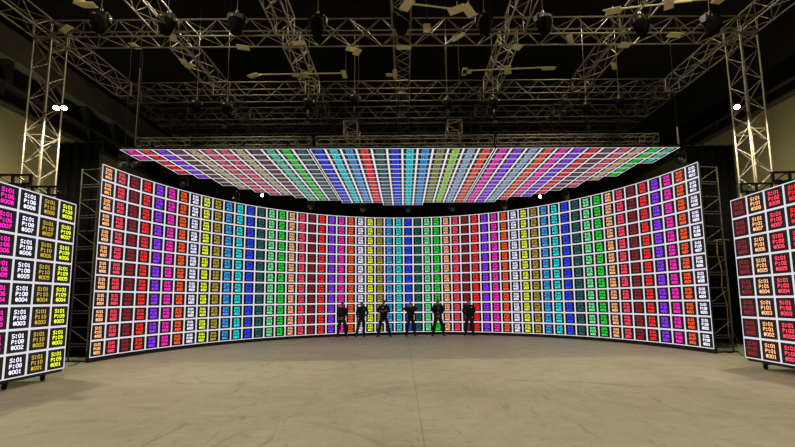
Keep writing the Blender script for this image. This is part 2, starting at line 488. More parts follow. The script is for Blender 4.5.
def caster_bm():
    bm = bmesh.new()
    add_box(bm, (0, 0, .122), (.09, .09, .012)); add_box(bm, (-.032, 0, .085), (.006, .05, .07)); add_box(bm, (.032, 0, .085), (.006, .05, .07)); add_box(bm, (0, 0, .116), (.07, .05, .008))
    add_tube(bm, [(-.036, 0, .057), (.036, 0, .057)], .008, 6)
    return bm
side_wall('small LED wall on casters at the left edge showing yellow, gold, white and magenta numbers', (-8.2142, 9.8355), 1.59486, 6, -1, .2255, [9, 10, 8, 6, 7, 5], -1)
side_wall('small LED wall on casters at the right edge showing dark red, peach, pink and red numbers', (8.4509, 10.1489), -1.59522, 6, 1, .2337, [3, 1, 2, 4, 5, 6], 1)

# ---- LED canopy
CANP = dict(cx=-0.082, y0=12.4665, z0=6.631, rz=0.00596, sx=-0.00234, sy=-0.00484, G=.05)
ROWS = [2, 5, 6, 8, 9, 10, 11, 11, 12, 13, 13, 13, 14, 14, 14, 14, 15, 15, 15, 15, 14, 14, 14, 14, 14, 14, 14, 13, 12, 12, 11, 10, 9, 7, 6, 3]
KEYS = [6, 4, 5, 'brown', 'tan', 'rose', 'rose', 'tan', 'brown', 'mint', 16, 'slate',
        13, 12, 11, 4, 'slate', 13, 12, 11, 'olive', 'limegreen', 'steel', 7,
        6, 5, 'steel', 7, 6, 5, 4, 'brown', 'rose', 'tan', 16, 'mint']
PORTS = {'brown': 3, 'tan': 1, 'rose': 2, 'mint': 15, 'slate': 14, 'olive': 10, 'limegreen': 9, 'steel': 8}
SLOPE = Matrix.Rotation(math.atan(CANP['sy']), 4, 'X') @ Matrix.Rotation(-math.atan(CANP['sx']), 4, 'Y')
for s_i, nm in enumerate(('left', 'centre', 'right')):
    root = thing('led_canopy', {'left': 'left third of the overhead LED ceiling, stepping back from magenta to green panels',
                                'centre': 'centre third of the overhead LED ceiling, with blue, cyan and olive panel columns',
                                'right': 'right third of the overhead LED ceiling, with magenta, purple and green panel columns'}[nm], 'LED ceiling',
                 (CANP['cx'], CANP['y0'], CANP['z0']))
    root.matrix_world = Matrix.Translation((CANP['cx'], CANP['y0'], CANP['z0'])) @ Matrix.Rotation(CANP['rz'], 4, 'Z') @ SLOPE
    for c in range(12 * s_i, 12 * s_i + 12):
        x = -9 - CANP['G'] + .5 * c + CANP['G'] * s_i + .25
        for r in range(ROWS[c]):
            # face turned down, the top of the text towards the camera
            port = KEYS[c] if isinstance(KEYS[c], int) else PORTS[KEYS[c]]
            mtx = Matrix.Translation((x, .25 + .5 * r, 0)) @ Matrix.Rotation(-pi / 2, 4, 'X') @ Matrix.Scale(-1, 4, (0, 0, 1)) @ Matrix.Scale(1, 4, (1, 0, 0))
            # rotation that sends -y to -z, +z to -y
            mtx = Matrix.Translation((x, .25 + .5 * r, 0)) @ Matrix(((-1, 0, 0, 0), (0, 0, 1, 0), (0, 1, 0, 0), (0, 0, 0, 1)))
            inst('led_panel', panel_mesh(port, KEYS[c], r + 1, 0.032), root, mtx)
        if c % 3 == 1:
            bm = bmesh.new(); Ly = ROWS[c] * .5
            add_box(bm, (x, Ly / 2, .12), (.06, Ly - .1, .06)); obj('hanging_beam', bm, M['black_metal'], root)
            bm = bmesh.new(); add_box(bm, (x, .42, .22), (.05, .05, .16)); add_box(bm, (x, .42, .30), (.16, .10, .02)); obj('bracket', bm, M['black_metal'], root)

# ------------------------------------------------------------------ trusses
def box_truss(label, p0, p1, s, n, m=None, rc=.024, rb=.012, group=None, frames=(), side=None):
    """p0,p1: start and end of the chord with the smallest cross coordinates; cross axes are side and up"""
    m = m or M['alu']
    p0 = Vector(p0); p1 = Vector(p1); d = p1 - p0; L = d.length; x = d / L
    if side is not None: y = Vector(side)
    else: y = Vector((0, 1, 0)) if abs(x.x) > .7 else Vector((1, 0, 0))
    z = Vector((0, 0, 1)) if abs(x.z) < .7 else Vector((0, 1, 0))
    o = thing('box_truss', label, 'truss', p0, 0, group)
    c = [Vector((0, 0, 0)), y * s, y * s + z * s, z * s]
    for q in c: bar('chord', q, q + x * L, rc, m, o)
    st = L / n
    for f in range(4):
        a, b = c[f], c[(f + 1) % 4]
        for i in range(n):
            u, v = (a, b) if (i + f) % 2 == 0 else (b, a)
            bar('brace', u + x * (i * st), v + x * ((i + 1) * st), rb, m, o, 5)
    for fx in frames:
        for f in range(4):
            bar('frame_bar', c[f] + x * fx, c[(f + 1) % 4] + x * fx, rb * 1.3, m, o, 5)
    return o
ZT = 9.52; TS = .52
CR = [(11.0, 'front', 'alu'), (14.4, 'second', 'alu_dark'), (16.4, 'third', 'alu_dark'), (17.9, 'rearmost', 'alu_dark')]  # rows behind the front one get the darker metal as painted shade
for (Y, nm, mm) in CR:
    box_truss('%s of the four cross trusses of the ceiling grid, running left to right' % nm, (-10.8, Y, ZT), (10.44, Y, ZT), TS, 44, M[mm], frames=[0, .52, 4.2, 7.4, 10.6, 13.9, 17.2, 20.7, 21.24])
XL = [-10.8, -7.18, -3.72, -.32, 3.0, 6.34, 9.92]
XN = ['outer left', 'second from left', 'third from left', 'central', 'third from right', 'second from right', 'outer right']
segs = [(6.0, 10.97, 10, 'in front of the front cross truss'), (11.56, 14.37, 6, 'between the front and second cross trusses'),
        (14.96, 16.37, 3, 'between the second and third cross trusses'), (16.96, 17.87, 2, 'between the third and rearmost cross trusses')]
for x, xn in zip(XL, XN):
    for (a, b, n, w) in segs:
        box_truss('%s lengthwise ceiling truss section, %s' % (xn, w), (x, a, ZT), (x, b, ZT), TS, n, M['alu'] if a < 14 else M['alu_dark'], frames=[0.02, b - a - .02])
for (x, nm) in ((-10.8, 'left'), (9.92, 'right')):
    t = box_truss('upright aluminium box truss tower behind the %s side LED wall' % nm, (x, 11.0, .06), (x, 11.0, 9.49), TS, 20, M['alu'], rc=.027, frames=[0.02, 3.0, 4.5, 4.56, 6.5, 9.4], side=(1, 0, 0))
    bm = bmesh.new(); add_box(bm, (.26, .26, -.035), (.9, .9, .04)); obj('base_plate', bm, M['black_metal'], t)
# trusses that carry the canopy
HT = [(-9.0, -3.16, 'left'), (-2.98, 2.98, 'centre'), (3.1, 8.55, 'right')]
for a, b, nm in HT:
    box_truss('slim olive-grey truss above the front edge of the %s LED ceiling section' % nm, (a, 12.9, 6.97), (b, 12.9, 6.97), .27, 20, M['alu'], rc=.018, rb=.008, frames=[0.01, .5, (b - a) / 2, b - a - .5, b - a - .01])
for (u0, u1, nm) in ((343.5, 357, 'left'), (448, 462, 'right')):
    a = at_y(u0, 126, 13.2); b = at_y(u1, 126, 13.2)
    s = b.x - a.x
    t = box_truss('short square truss stub hanging end-on %s of centre above the LED ceiling' % nm, (a.x, 13.2, 7.45), (a.x, 14.1, 7.45), s, 2, M['alu'], rc=.02, rb=.012, frames=[.01, .88])
    for xx in (0, s):
        bar('drop_line', (xx, .45, s), (xx, .45, 14.0 - 7.45), .007, M['black_metal'], t)

# ------------------------------------------------------------------ chain hoists on the trusses
def make_hoist(label, loc, chain_top, rot=0.0, big=True):
    h = thing('chain_hoist', label, 'chain hoist', loc, rot)
    k = 1.0 if big else .72
    bm = bmesh.new(); add_box(bm, (0, 0, .12 * k), (.50 * k, .30 * k, .32 * k)); bmesh.ops.bevel(bm, geom=bm.edges[:], offset=.06 * k, segments=2, affect='EDGES'); obj('motor_housing', bm, M['black_plastic'], h)
    bm = bmesh.new(); add_lathe(bm, [(.09 * k, -.36 * k), (.13 * k, -.34 * k), (.20 * k, -.14 * k), (.22 * k, .02), (.21 * k, .05)], 12, 0, Matrix.Translation((.0, -.08 * k, .0)))
    obj('chain_bag', bm, M['bag'], h)
    bm = bmesh.new()
    add_tube(bm, [(0.03 * sin(a), 0, .29 * k + .07 * k * (1 - cos(a))) for a in [i * pi / 6 for i in range(0, 13)]], .012, 6); obj('hook', bm, M['steel'], h)
    bm = bmesh.new()
    add_tube(bm, [(0, 0, .38 * k), (0, 0, chain_top - loc[2])], .010, 5); obj('chain', bm, M['steel'], h)
    bm = bmesh.new(); add_lathe(bm, [(.035, 0), (.04, .006), (.03, .012)], 10, 0, Matrix.Translation((-.10 * k, -.15 * k, .14 * k)) @ Matrix.Rotation(pi / 2, 4, 'X')); obj('warning_sticker', bm, M['amber'], h)
    bm = bmesh.new(); add_lathe(bm, [(.045, 0), (.045, .03), (.03, .04)], 10, 0, Matrix.Translation((.23 * k, 0, .10 * k)) @ Matrix.Rotation(pi / 2, 4, 'Y')); obj('end_cap', bm, M['steel'], h)
    return h
fr_hoists = [(101, 24, 'at the far left of the front cross truss'), (168, 26, 'on the front cross truss, second from left'), (237, 26, 'on the front cross truss, third from left'),
             (318, 27, 'on the front cross truss, fourth from left'), (401, 26, 'on the front truss at the central lengthwise truss'), (484, 26, 'on the front cross truss, fourth from right'),
             (543, 26, 'on the front cross truss, third from right'), (640, 27, 'on the front cross truss, second from right'), (710, 26, 'at the far right of the front cross truss')]
for i, (u, v, w) in enumerate(fr_hoists):
    q = at_y(u, v, 10.72)
    make_hoist('dark chain hoist with bag ' + w, (q.x, 10.70, q.z + .05), 13.95, 0 if i % 2 else pi * .06)
for i, (u, v) in enumerate([(198, 110), (228, 112), (309, 108), (355, 104), (447, 108), (493, 107), (585, 112), (618, 106)]):
    q = at_y(u, v, 14.2)
    h = make_hoist(['small black chain hoist under the second cross truss, near its left end', 'small black chain hoist under the second cross truss, second from left', 'small black chain hoist hanging left of the left square truss stub',
                'small black chain hoist hanging directly above the left square truss stub', 'small black chain hoist hanging directly above the right square truss stub', 'small black chain hoist hanging right of the right square truss stub',
                'small black chain hoist under the second cross truss, second from right', 'small black chain hoist under the second cross truss, near its right end'][i], (q.x, 14.10, q.z + .12), 14.0, 0, False)
    bm = bmesh.new(); add_tube(bm, [(0, -.05, -.1), (0, -.05, -.75)], .045, 8); add_box(bm, (0, -.05, -.8), (.16, .16, .14)); obj('lower_block', bm, M['black_plastic'], h)

# ------------------------------------------------------------------ beige boards and bars under the grid
def plate(u, v, w, d, ang, label, z=9.44, tilt=0.0):
    q = at_z(u, v, z)
    if 10.6 < q.y < 11.9: q = at_y(u, v, 11.50 if q.y > 11.25 else 11.03)   # clipped to a chord of the front truss
    bm = bmesh.new(); add_box(bm, (0, 0, 0), (w, d, .018)); bmesh.ops.bevel(bm, geom=bm.edges[:], offset=.004, segments=1, affect='EDGES')
    add_tube(bm, [(0, 0, 0), (0, 0, max(.06, 9.53 - q.z))], .010, 5)
    o = obj('marker_board', bm, M['beige']); o.location = q; o.rotation_euler = (tilt, 0, ang)
    tag(o, label, 'board', 'beige boards fixed under the ceiling grid')
    return o
P = plate
P(79, 2, .34, .22, -.7, 'beige board at the top left of the picture, the upper of a touching pair', 9.9)
P(88, 5, .40, .22, .0, 'beige board at the top left of the picture, the lower of a touching pair', 9.8)
P(66, 29, .52, .18, -.5, 'long beige board on the front truss beside the left corner tower', 9.50)
P(135, 46, .20, .30, -.15, 'square beige board hanging under the front truss, nearest the left tower')
P(173, 38, .18, .34, .45, 'beige board under the front truss at the second lengthwise truss from left')
P(184, 62, .20, .30, .1, 'beige board under the second lengthwise truss from left, nearer of two')
P(190, 66, .34, .20, -.5, 'beige board under the second lengthwise truss from left, farther of two')
P(243, 47.5, .36, .24, .25, 'beige board under the front truss left of the third lengthwise truss from left')
P(299, 43, .38, .18, -.05, 'beige board where front truss meets third lengthwise truss from left')
P(351, 49, .30, .22, .3, 'beige board under the front truss left of centre, left of a crossed pair')
P(357, 52, .20, .32, .5, 'beige board under the front truss left of centre, right of a crossed pair', 9.40)
P(404, 48, .44, .14, 0, 'flat beige board under the front truss at the central lengthwise truss')
P(391, 75, .34, .16, 0, 'beige board under the central lengthwise truss, lying crosswise', 9.485)
P(395, 74, .14, .52, 0, 'beige board under the central lengthwise truss, lying lengthwise', 9.465)
P(407, 5, .26, .44, .5, 'tilted beige board near the top of the central lengthwise truss', 9.4)
P(457, 9.5, .46, .26, -.5, 'beige board on the upper centre bar, the left of a pair', 9.3)
P(468.5, 10.5, .24, .52, -.6, 'beige board on the upper centre bar, the right of a pair', 9.25)
P(458, 37, .16, .46, .75, 'slanting beige board on the front truss right of the centre', 9.5)
P(517, 47, .30, .26, .3, 'beige board where front truss meets third lengthwise truss from right')
P(570, 39.5, .18, .50, -.5, 'slanting beige board on the front truss, between third and second hoists from right', 9.5)
P(613, 11, .36, .26, -.3, 'beige board on the upper right bar, the left one', 9.4)
P(669, 3, .22, .52, -.55, 'beige board on the upper right bar, the right one', 9.4)
P(625, 45, .36, .26, .1, 'beige board under the front truss at the second lengthwise truss from right')
P(614, 66, .14, .46, -.6, 'slanting beige board under the second lengthwise truss from right')
P(675, 35, .42, .22, .12, 'large beige board on the front truss near the right end', 9.55)
P(718, 1, .30, .20, .2, 'beige board at the top right of the picture', 9.9)
def bar_with_boards(a, b, boards, label, names, z=9.4):
    qa = at_z(a[0], a[1], z); qb = at_z(b[0], b[1], z)
    o = thing('crossbar', label, 'bar', qa)
    bar('tube', (0, 0, 0), qb - qa, .022, M['beige'], o)
    d = (qb - qa)
    for (f, w, dd, ang) in boards:
        bm = bmesh.new(); add_box(bm, (0, 0, 0), (w, dd, .02)); e = obj('end_board', bm, M['beige'], o); e.location = d * f + Vector((0, 0, -.035)); e.rotation_euler = (0, 0, ang)
    for f in (.46, .56):
        bar('hanger', d * f + Vector((0, 0, .02)), d * f + Vector((0, 0, .13)), .008, M['black_metal'], o)
bar_with_boards((254, 74.6), (344, 73.2), [(0, .42, .20, -.45), (.48, .34, .20, 0), (.56, .26, .30, .3), (1, .15, .46, 0)], 'pale crossbar with beige end boards under the third lengthwise truss from left', None)
bar_with_boards((467, 70.6), (556, 67), [(0, .30, .24, 0), (-.03, .16, .44, 0), (.46, .22, .5, -.3), (.92, .42, .18, 0)], 'pale crossbar with beige end boards under the third lengthwise truss from right', None)
bar_with_boards((409, 3.5), (455, 9), [], 'pale bar sloping across the top centre of the grid', None)
bar_with_boards((603, 10.5), (692, 1), [], 'pale bar crossing the top right of the grid', None)
bar_with_boards((668, 2), (742, -3), [], 'pale bar leaving the top edge at the right', None, 9.47)
q = at_y(427, 28, 10.6)
t = thing('ceiling_pole', 'black vertical ceiling pole ending in a pale square block, right of the central truss', 'pole', (q.x, 10.6, q.z))
bar('pole', (0, 0, .08), (0, 0, 13.98 - q.z), .022, M['black_metal'], t)
bm = bmesh.new(); add_box(bm, (0, 0, 0), (.20, .16, .16)); obj('block', bm, M['beige'], t)
for (u, v0, v1, Y, lab) in ((135, 100, 146, 12.75, 'thin dark pole hanging at the left end of the LED ceiling'), (678.5, 127, 144, 12.9, 'short pale pole hanging at the right end of the LED ceiling')):
    a = at_y(u, v0, Y); b = at_y(u, v1, Y)
    t = thing('hanging_pole', lab, 'pole', b); top = a.z if u > 400 else 9.6
    bar('pole', (0, 0, 0), (0, 0, top - b.z), .022 if u < 400 else .035, M['alu_dark'] if u < 400 else M['alu'], t)
    bar('wire', (0, 0, top - b.z), (0, 0, 13.98 - b.z), .006, M['black_metal'], t)

# ------------------------------------------------------------------ lamps
def spot(name, parent, loc, target, power, angle, blend, radius, col):
    ld = bpy.data.lights.new(name, 'SPOT'); ld.energy = power; ld.spot_size = angle; ld.spot_blend = blend; ld.shadow_soft_size = radius; ld.color = col
    lo = bpy.data.objects.new(name, ld); link(lo, parent); lo.location = loc
    d = Vector(target) - Vector(loc); lo.rotation_euler = d.to_track_quat('-Z', 'Y').to_euler(); return lo
hb0 = None
for i, (x, y, z) in enumerate(HB_SPOTS):
    pos = ['front left', 'front right', 'mid left', 'middle centre', 'mid right', 'behind the camera', 'rear left', 'rear centre', 'rear right'][i]
    t = thing('high_bay_lamp', 'round high-bay ceiling lamp above the grid, %s' % pos, 'lamp', (x, y, z))
    bm = bmesh.new(); add_lathe(bm, [(.06, .34), (.08, .26), (.14, .22), (.30, .02), (.31, 0), (.29, .0), (.12, .2), (.05, .22)], 20); obj('reflector', bm, M['black_metal'], t)
    bm = bmesh.new(); add_lathe(bm, [(.10, .05), (.12, .07), (.06, .16)], 14); obj('bulb', bm, M['lamp'], t)
    bar('suspension', (0, 0, .34), (0, 0, ZC - z - .01), .008, M['black_metal'], t)
    spot('lamp_light', t, (0, 0, -.03), (0, 0, -5), HB_POWER * (0.98 if i < 6 else 0.95), radians(128), .5, .2, WARM)

def flood(label, p, target, power, mount, heads=2, spill=0.0):
    t = thing('floodlight', label, 'floodlight', p)
    d = (Vector(target) - Vector(p)).normalized(); rot = d.to_track_quat('-Z', 'Y').to_matrix().to_4x4()
    for k in range(heads):
        off = Vector(((k - (heads - 1) / 2) * .21, 0, 0))
        bm = bmesh.new(); add_box(bm, (0, 0, .05), (.17, .13, .09)); bmesh.ops.bevel(bm, geom=bm.edges[:], offset=.015, segments=1, affect='EDGES')
        b = obj('lamp_body', bm, M['black_metal'], t); b.matrix_local = Matrix.Translation(off) @ rot
        bm = bmesh.new(); add_lathe(bm, [(.064, .006), (.066, -.002), (.05, -.014), (.02, -.02)], 14); g = obj('lamp_glass', bm, M['lamp'], b)
    bm = bmesh.new(); add_tube(bm, [(-.16, .02, .1), (.16, .02, .1)], .014, 6); add_tube(bm, [(0, .02, .1), Vector(mount) - Vector(p)], .016, 6); obj('bracket', bm, M['black_metal'], t)
    ld = bpy.data.lights.new('lamp_light', 'SPOT'); ld.energy = power; ld.spot_size = radians(176); ld.spot_blend = .45; ld.shadow_soft_size = .06; ld.color = (1.0, .90, .62)
    lo = link(bpy.data.objects.new('lamp_light', ld), t); lo.location = d * .10
    lo.rotation_euler = Vector((spill, 0, -1)).to_track_quat('-Z', 'Y').to_euler()
    return t
pL = at_y(60, 108, 10.45); pR = at_y(737, 107, 10.4)
flood('twin floodlight glowing on the left corner tower', pL, (pL.x + 3.2, pL.y - 3.0, 0), FLOOD_POWER, (-10.28, 10.98, pL.z + .1), 2, -.12)
flood('single floodlight glowing on the right corner tower', pR, (pR.x - 3.2, pR.y - 3.0, 0), FLOOD_POWER, (9.92, 10.98, pR.z + .1), 1, .12)
for (u, v, nm) in ((262, 195, 'left'), (540, 196.5, 'right')):
    pB = at_y(u, v, 20.9)
    t = flood('floodlight glowing behind the rear edge of the LED ceiling, on the %s' % nm, pB, (0, 6, 0), BACK_POWER, pB + Vector((0, .2, .1)), 1)
    bar('drop_pole', (0, .2, .05), (0, .2, 14.0 - pB.z), .02, M['black_metal'], t)

for (x, nm) in ((-12.6, 'left'), (12.6, 'right')):
    t = thing('stand_floodlight', 'floodlight on a stand behind the %s side LED wall, washing the building wall' % nm, 'floodlight', (x, 12.2, 0))
    bar('pole', (0, 0, .3), (0, 0, 4.55), .02, M['black_metal'], t)
    for q_ in (0.5, 2.6, 4.7): bar('leg', (0, 0, .6), (.5 * cos(q_), .5 * sin(q_), .02), .014, M['black_metal'], t)
    d = (Vector((1.2 * x, 16.5, 7.2)) - Vector((x, 12.2, 4.7))).normalized(); rot = d.to_track_quat('-Z', 'Y').to_matrix().to_4x4()
    bm = bmesh.new(); add_box(bm, (0, 0, .05), (.26, .2, .1)); b = obj('lamp_body', bm, M['black_metal'], t); b.matrix_local = Matrix.Translation((0, 0, 4.65)) @ rot
    bm = bmesh.new(); add_box(bm, (0, 0, -.004), (.22, .16, .01)); obj('lamp_glass', bm, M['lamp'], b)
    spot('lamp_light', t, (d.x * .08, d.y * .08, 4.65 + d.z * .08), (d.x * 3, d.y * 3, 4.65 + d.z * 3), WASH_POWER, radians(140), 1.0, .08, (1.0, .92, .62))

# ------------------------------------------------------------------ moving heads between canopy and wall
def moving_head(label, loc, aim):
    t = thing('moving_head_light', label, 'stage light', loc)
    bm = bmesh.new(); add_box(bm, (0, 0, .24), (.30, .22, .10)); bmesh.ops.bevel(bm, geom=bm.edges[:], offset=.02, segments=1, affect='EDGES'); obj('base', bm, M['black_plastic'], t)
    bm = bmesh.new(); add_box(bm, (0, 0, .17), (.30, .07, .04)); add_box(bm, (-.14, 0, .05), (.04, .08, .24)); add_box(bm, (.14, 0, .05), (.04, .08, .24)); obj('yoke', bm, M['black_plastic'], t)
    bm = bmesh.new(); add_lathe(bm, [(.06, .16), (.10, .13), (.11, 0), (.12, -.12), (.105, -.14)], 14); hd = obj('head', bm, M['black_plastic'], t)
    hd.rotation_euler = aim
    bm = bmesh.new(); add_lathe(bm, [(.10, -.146), (.09, -.152), (.04, -.165)], 14); obj('lens', bm, M['lens'], hd)
    bm = bmesh.new(); add_tube(bm, [(0, 0, .29), (0, 0, .38)], .02, 6); add_box(bm, (0, 0, .37), (.05, .10, .06)); obj('clamp', bm, M['black_metal'], t)
    bar('drop_pole', (0, 0, .38), (0, 0, 14.0 - loc[2]), .012, M['black_metal'], t)
MH = [(124, 164, 13.25, 'left one of two moving-head lights above the left end of the curved wall'), (136, 164, 13.9, 'right one of two moving-head lights above the left end of the curved wall'),
      (184, 184, 15.8, 'moving-head light in the dark gap left of the cyan wall columns'), (236, 199, 18.0, 'pale moving-head light just left of the left rear floodlight'), (311, 206, 19.2, 'moving-head light above the red wall columns left of centre'),
      (363, 209, 19.9, 'moving-head light above the white wall column left of centre'), (408, 209, 20.35, 'moving-head light above the middle of the curved wall'), (452, 208, 19.9, 'moving-head light above the peach wall column right of centre'),
      (504, 206, 19.2, 'moving-head light above the white wall column right of centre'), (566, 197, 17.6, 'moving-head light right of the right rear floodlight'), (680, 160, 13.6, 'moving-head light above the right end of the curved wall')]
for i, (u, v, Y, lab) in enumerate(MH):
    q = at_y(u, v, Y); moving_head(lab, q, (radians(-60 + (i * 37) % 30), 0, radians((408 - u) * -.12)))
# ------------------------------------------------------------------ drapes and gear between the walls
def drape(label, x0, x1, y, h, seed):  # extra height of the drapes stands in for soft shade on the walls
    r_ = random.Random(seed); bm = bmesh.new(); n = int(abs(x1 - x0) / .05); top = []; bot = []
    for i in range(n + 1):
        x = x0 + (x1 - x0) * i / n; dy = .05 * sin(i * .9) + .02 * sin(i * 2.3 + 1)
        bot.append(bm.verts.new((x - x0, dy * 1.3, .01))); top.append(bm.verts.new((x - x0, dy * .6, h)))
    for i in range(n): bm.faces.new((bot[i], bot[i + 1], top[i + 1], top[i])).smooth = True
    ret = bmesh.ops.extrude_face_region(bm, geom=bm.faces[:])
    for e in ret['geom']:
        if isinstance(e, bmesh.types.BMVert): e.co.y += .012
    t = thing('black_drape', label, 'curtain', (x0, y, 0)); obj('cloth', bm, M['drape'], t)
    bar('top_pipe', (-.1, 0, h), (x1 - x0 + .1, 0, h), .025, M['black_metal'], t)
    for xx in (-.05, x1 - x0 + .05):
        bar('upright', (xx, .06, .02), (xx, .06, h + .02), .025, M['black_metal'], t)
        bm = bmesh.new(); add_box(bm, (xx, .06, .015), (.4, .4, .02)); obj('base_plate', bm, M['black_metal'], t)
drape('black pleated drape left of the curved wall, behind the left side wall', -12.1, -10.7, 13.6, 7.4, 1)
drape('black pleated drape right of the curved wall, behind the right side wall', 10.9, 12.7, 14.9, 7.6, 2)

q = at_z(734, 347, 0)
st = thing('light_stand', 'thin tan lighting stand with a hanging cable right of the curved wall', 'stand', (q.x, q.y, 0))
topz = at_y(731, 240, q.y).z
bar('pole', (0, 0, .35), (0, 0, topz), .018, M['cable_tan'], st)
for a in (0.3, 2.4, 4.5):
    bar('leg', (0, 0, .55), (.42 * cos(a), .42 * sin(a), .03), .012, M['black_metal'], st)
bm = bmesh.new(); add_tube(bm, [(-.38, 0, topz - .02), (-.1, 0, topz + .03), (.2, 0, topz)], .022, 6); obj('cross_arm', bm, M['cable_tan'], st)
bm = bmesh.new(); pts = [(-.28, -.02, topz), (-.30, -.02, topz - .5), (-.20, -.03, topz - 1.1), (-.26, -.03, topz - 1.7), (-.12, -.02, topz - 2.3), (-.18, -.03, .4), (-.1, -.06, .1)]
add_tube(bm, pts, .014, 6); obj('hanging_cable', bm, M['cable_tan'], st)
q = at_z(724, 349, 0)
bx_ = thing('distribution_box', 'black power box with red sockets behind the right end of the curved wall', 'power box', (q.x - .22, q.y + .62, 0))
bm = bmesh.new(); add_box(bm, (0, 0, .55), (.5, .45, 1.1)); bmesh.ops.bevel(bm, geom=bm.edges[:], offset=.02, segments=1, affect='EDGES'); obj('cabinet', bm, M['black_plastic'], bx_)
for i in range(3):
    bm = bmesh.new(); add_lathe(bm, [(.06, 0), (.06, .05), (.045, .06)], 10, 0, Matrix.Translation((-.1 + .1 * (i % 2), -.225, .75 + .12 * i)) @ Matrix.Rotation(pi / 2, 4, 'X')); obj('socket', bm, M['red'], bx_)
def coil(label, u, v, seed, r=.28):
    q = at_z(u, v, 0); r_ = random.Random(seed); pts = []
    for i in range(90):
        a = i * .42; rr = r * (1 + .25 * sin(i * .13 + seed)) + r_.uniform(-.02, .02)
        pts.append((rr * cos(a) * 1.3, rr * sin(a), .02 + .0016 * i + .015 * sin(i * .7)))
    bm = bmesh.new(); add_tube(bm, pts, .014, 5)
    o = obj('cable_coil', bm, M['cable']); o.location = (q.x, q.y, 0); tag(o, label, 'cable')
coil('heap of coiled black cable on the floor at the right end of the curved wall', 724, 348, 3)
coil('heap of coiled black cable on the floor at the left end of the curved wall', 78, 356, 5, .16)
def run_cable(label, px):
    pts = [at_z(u, v, .014) for u, v in px]; o0 = pts[0].copy()
    sm = []
    for i in range(len(pts) - 1):
        for k in range(6):
            t = k / 6; p0 = pts[max(i - 1, 0)]; p1 = pts[i]; p2 = pts[i + 1]; p3 = pts[min(i + 2, len(pts) - 1)]
            sm.append(.5 * ((2 * p1) + (p2 - p0) * t + (2 * p0 - 5 * p1 + 4 * p2 - p3) * t * t + (3 * p1 - p0 - 3 * p2 + p3) * t ** 3) - o0)
    sm.append(pts[-1] - o0)
    bm = bmesh.new(); add_tube(bm, sm, .013, 5); o = obj('floor_cable', bm, M['cable']); o.location = o0; tag(o, label, 'cable')
run_cable('black cable running along the floor towards the right side wall', [(722, 351), (729, 353), (737, 352), (744, 356), (752, 358)])
run_cable('black cable running along the floor towards the left side wall', [(86, 361), (80, 362), (74, 365), (68, 366)])

# ------------------------------------------------------------------ people
def skin_mesh(verts, edges, radii, root=0, sub=1):
    me = bpy.data.meshes.new('tmp'); me.from_pydata([tuple(v) for v in verts], edges, [])
    o = bpy.data.objects.new('tmp', me); COL.objects.link(o)
    m = o.modifiers.new('skin', 'SKIN'); m.use_smooth_shade = True
    s = o.modifiers.new('sub', 'SUBSURF'); s.levels = sub; s.render_levels = sub
    if not me.skin_vertices: me.attributes.new('skin', 'FLOAT', 'POINT')
    for i, r in enumerate(radii):
        sv = me.skin_vertices[0].data[i]; sv.radius = r if isinstance(r, tuple) else (r, r); sv.use_root = (i == root)
    dg = bpy.context.evaluated_depsgraph_get(); dg.update()
    out = bpy.data.meshes.new_from_object(o.evaluated_get(dg)); bpy.data.objects.remove(o, do_unlink=True); bpy.data.meshes.remove(me)
    return out
class Sk:
    def __init__(s): s.v = []; s.e = []; s.r = []
    def add(s, p, r, par=None):
        s.v.append(Vector(p)); s.r.append(r); i = len(s.v) - 1
        if par is not None: s.e.append((par, i))
        return i
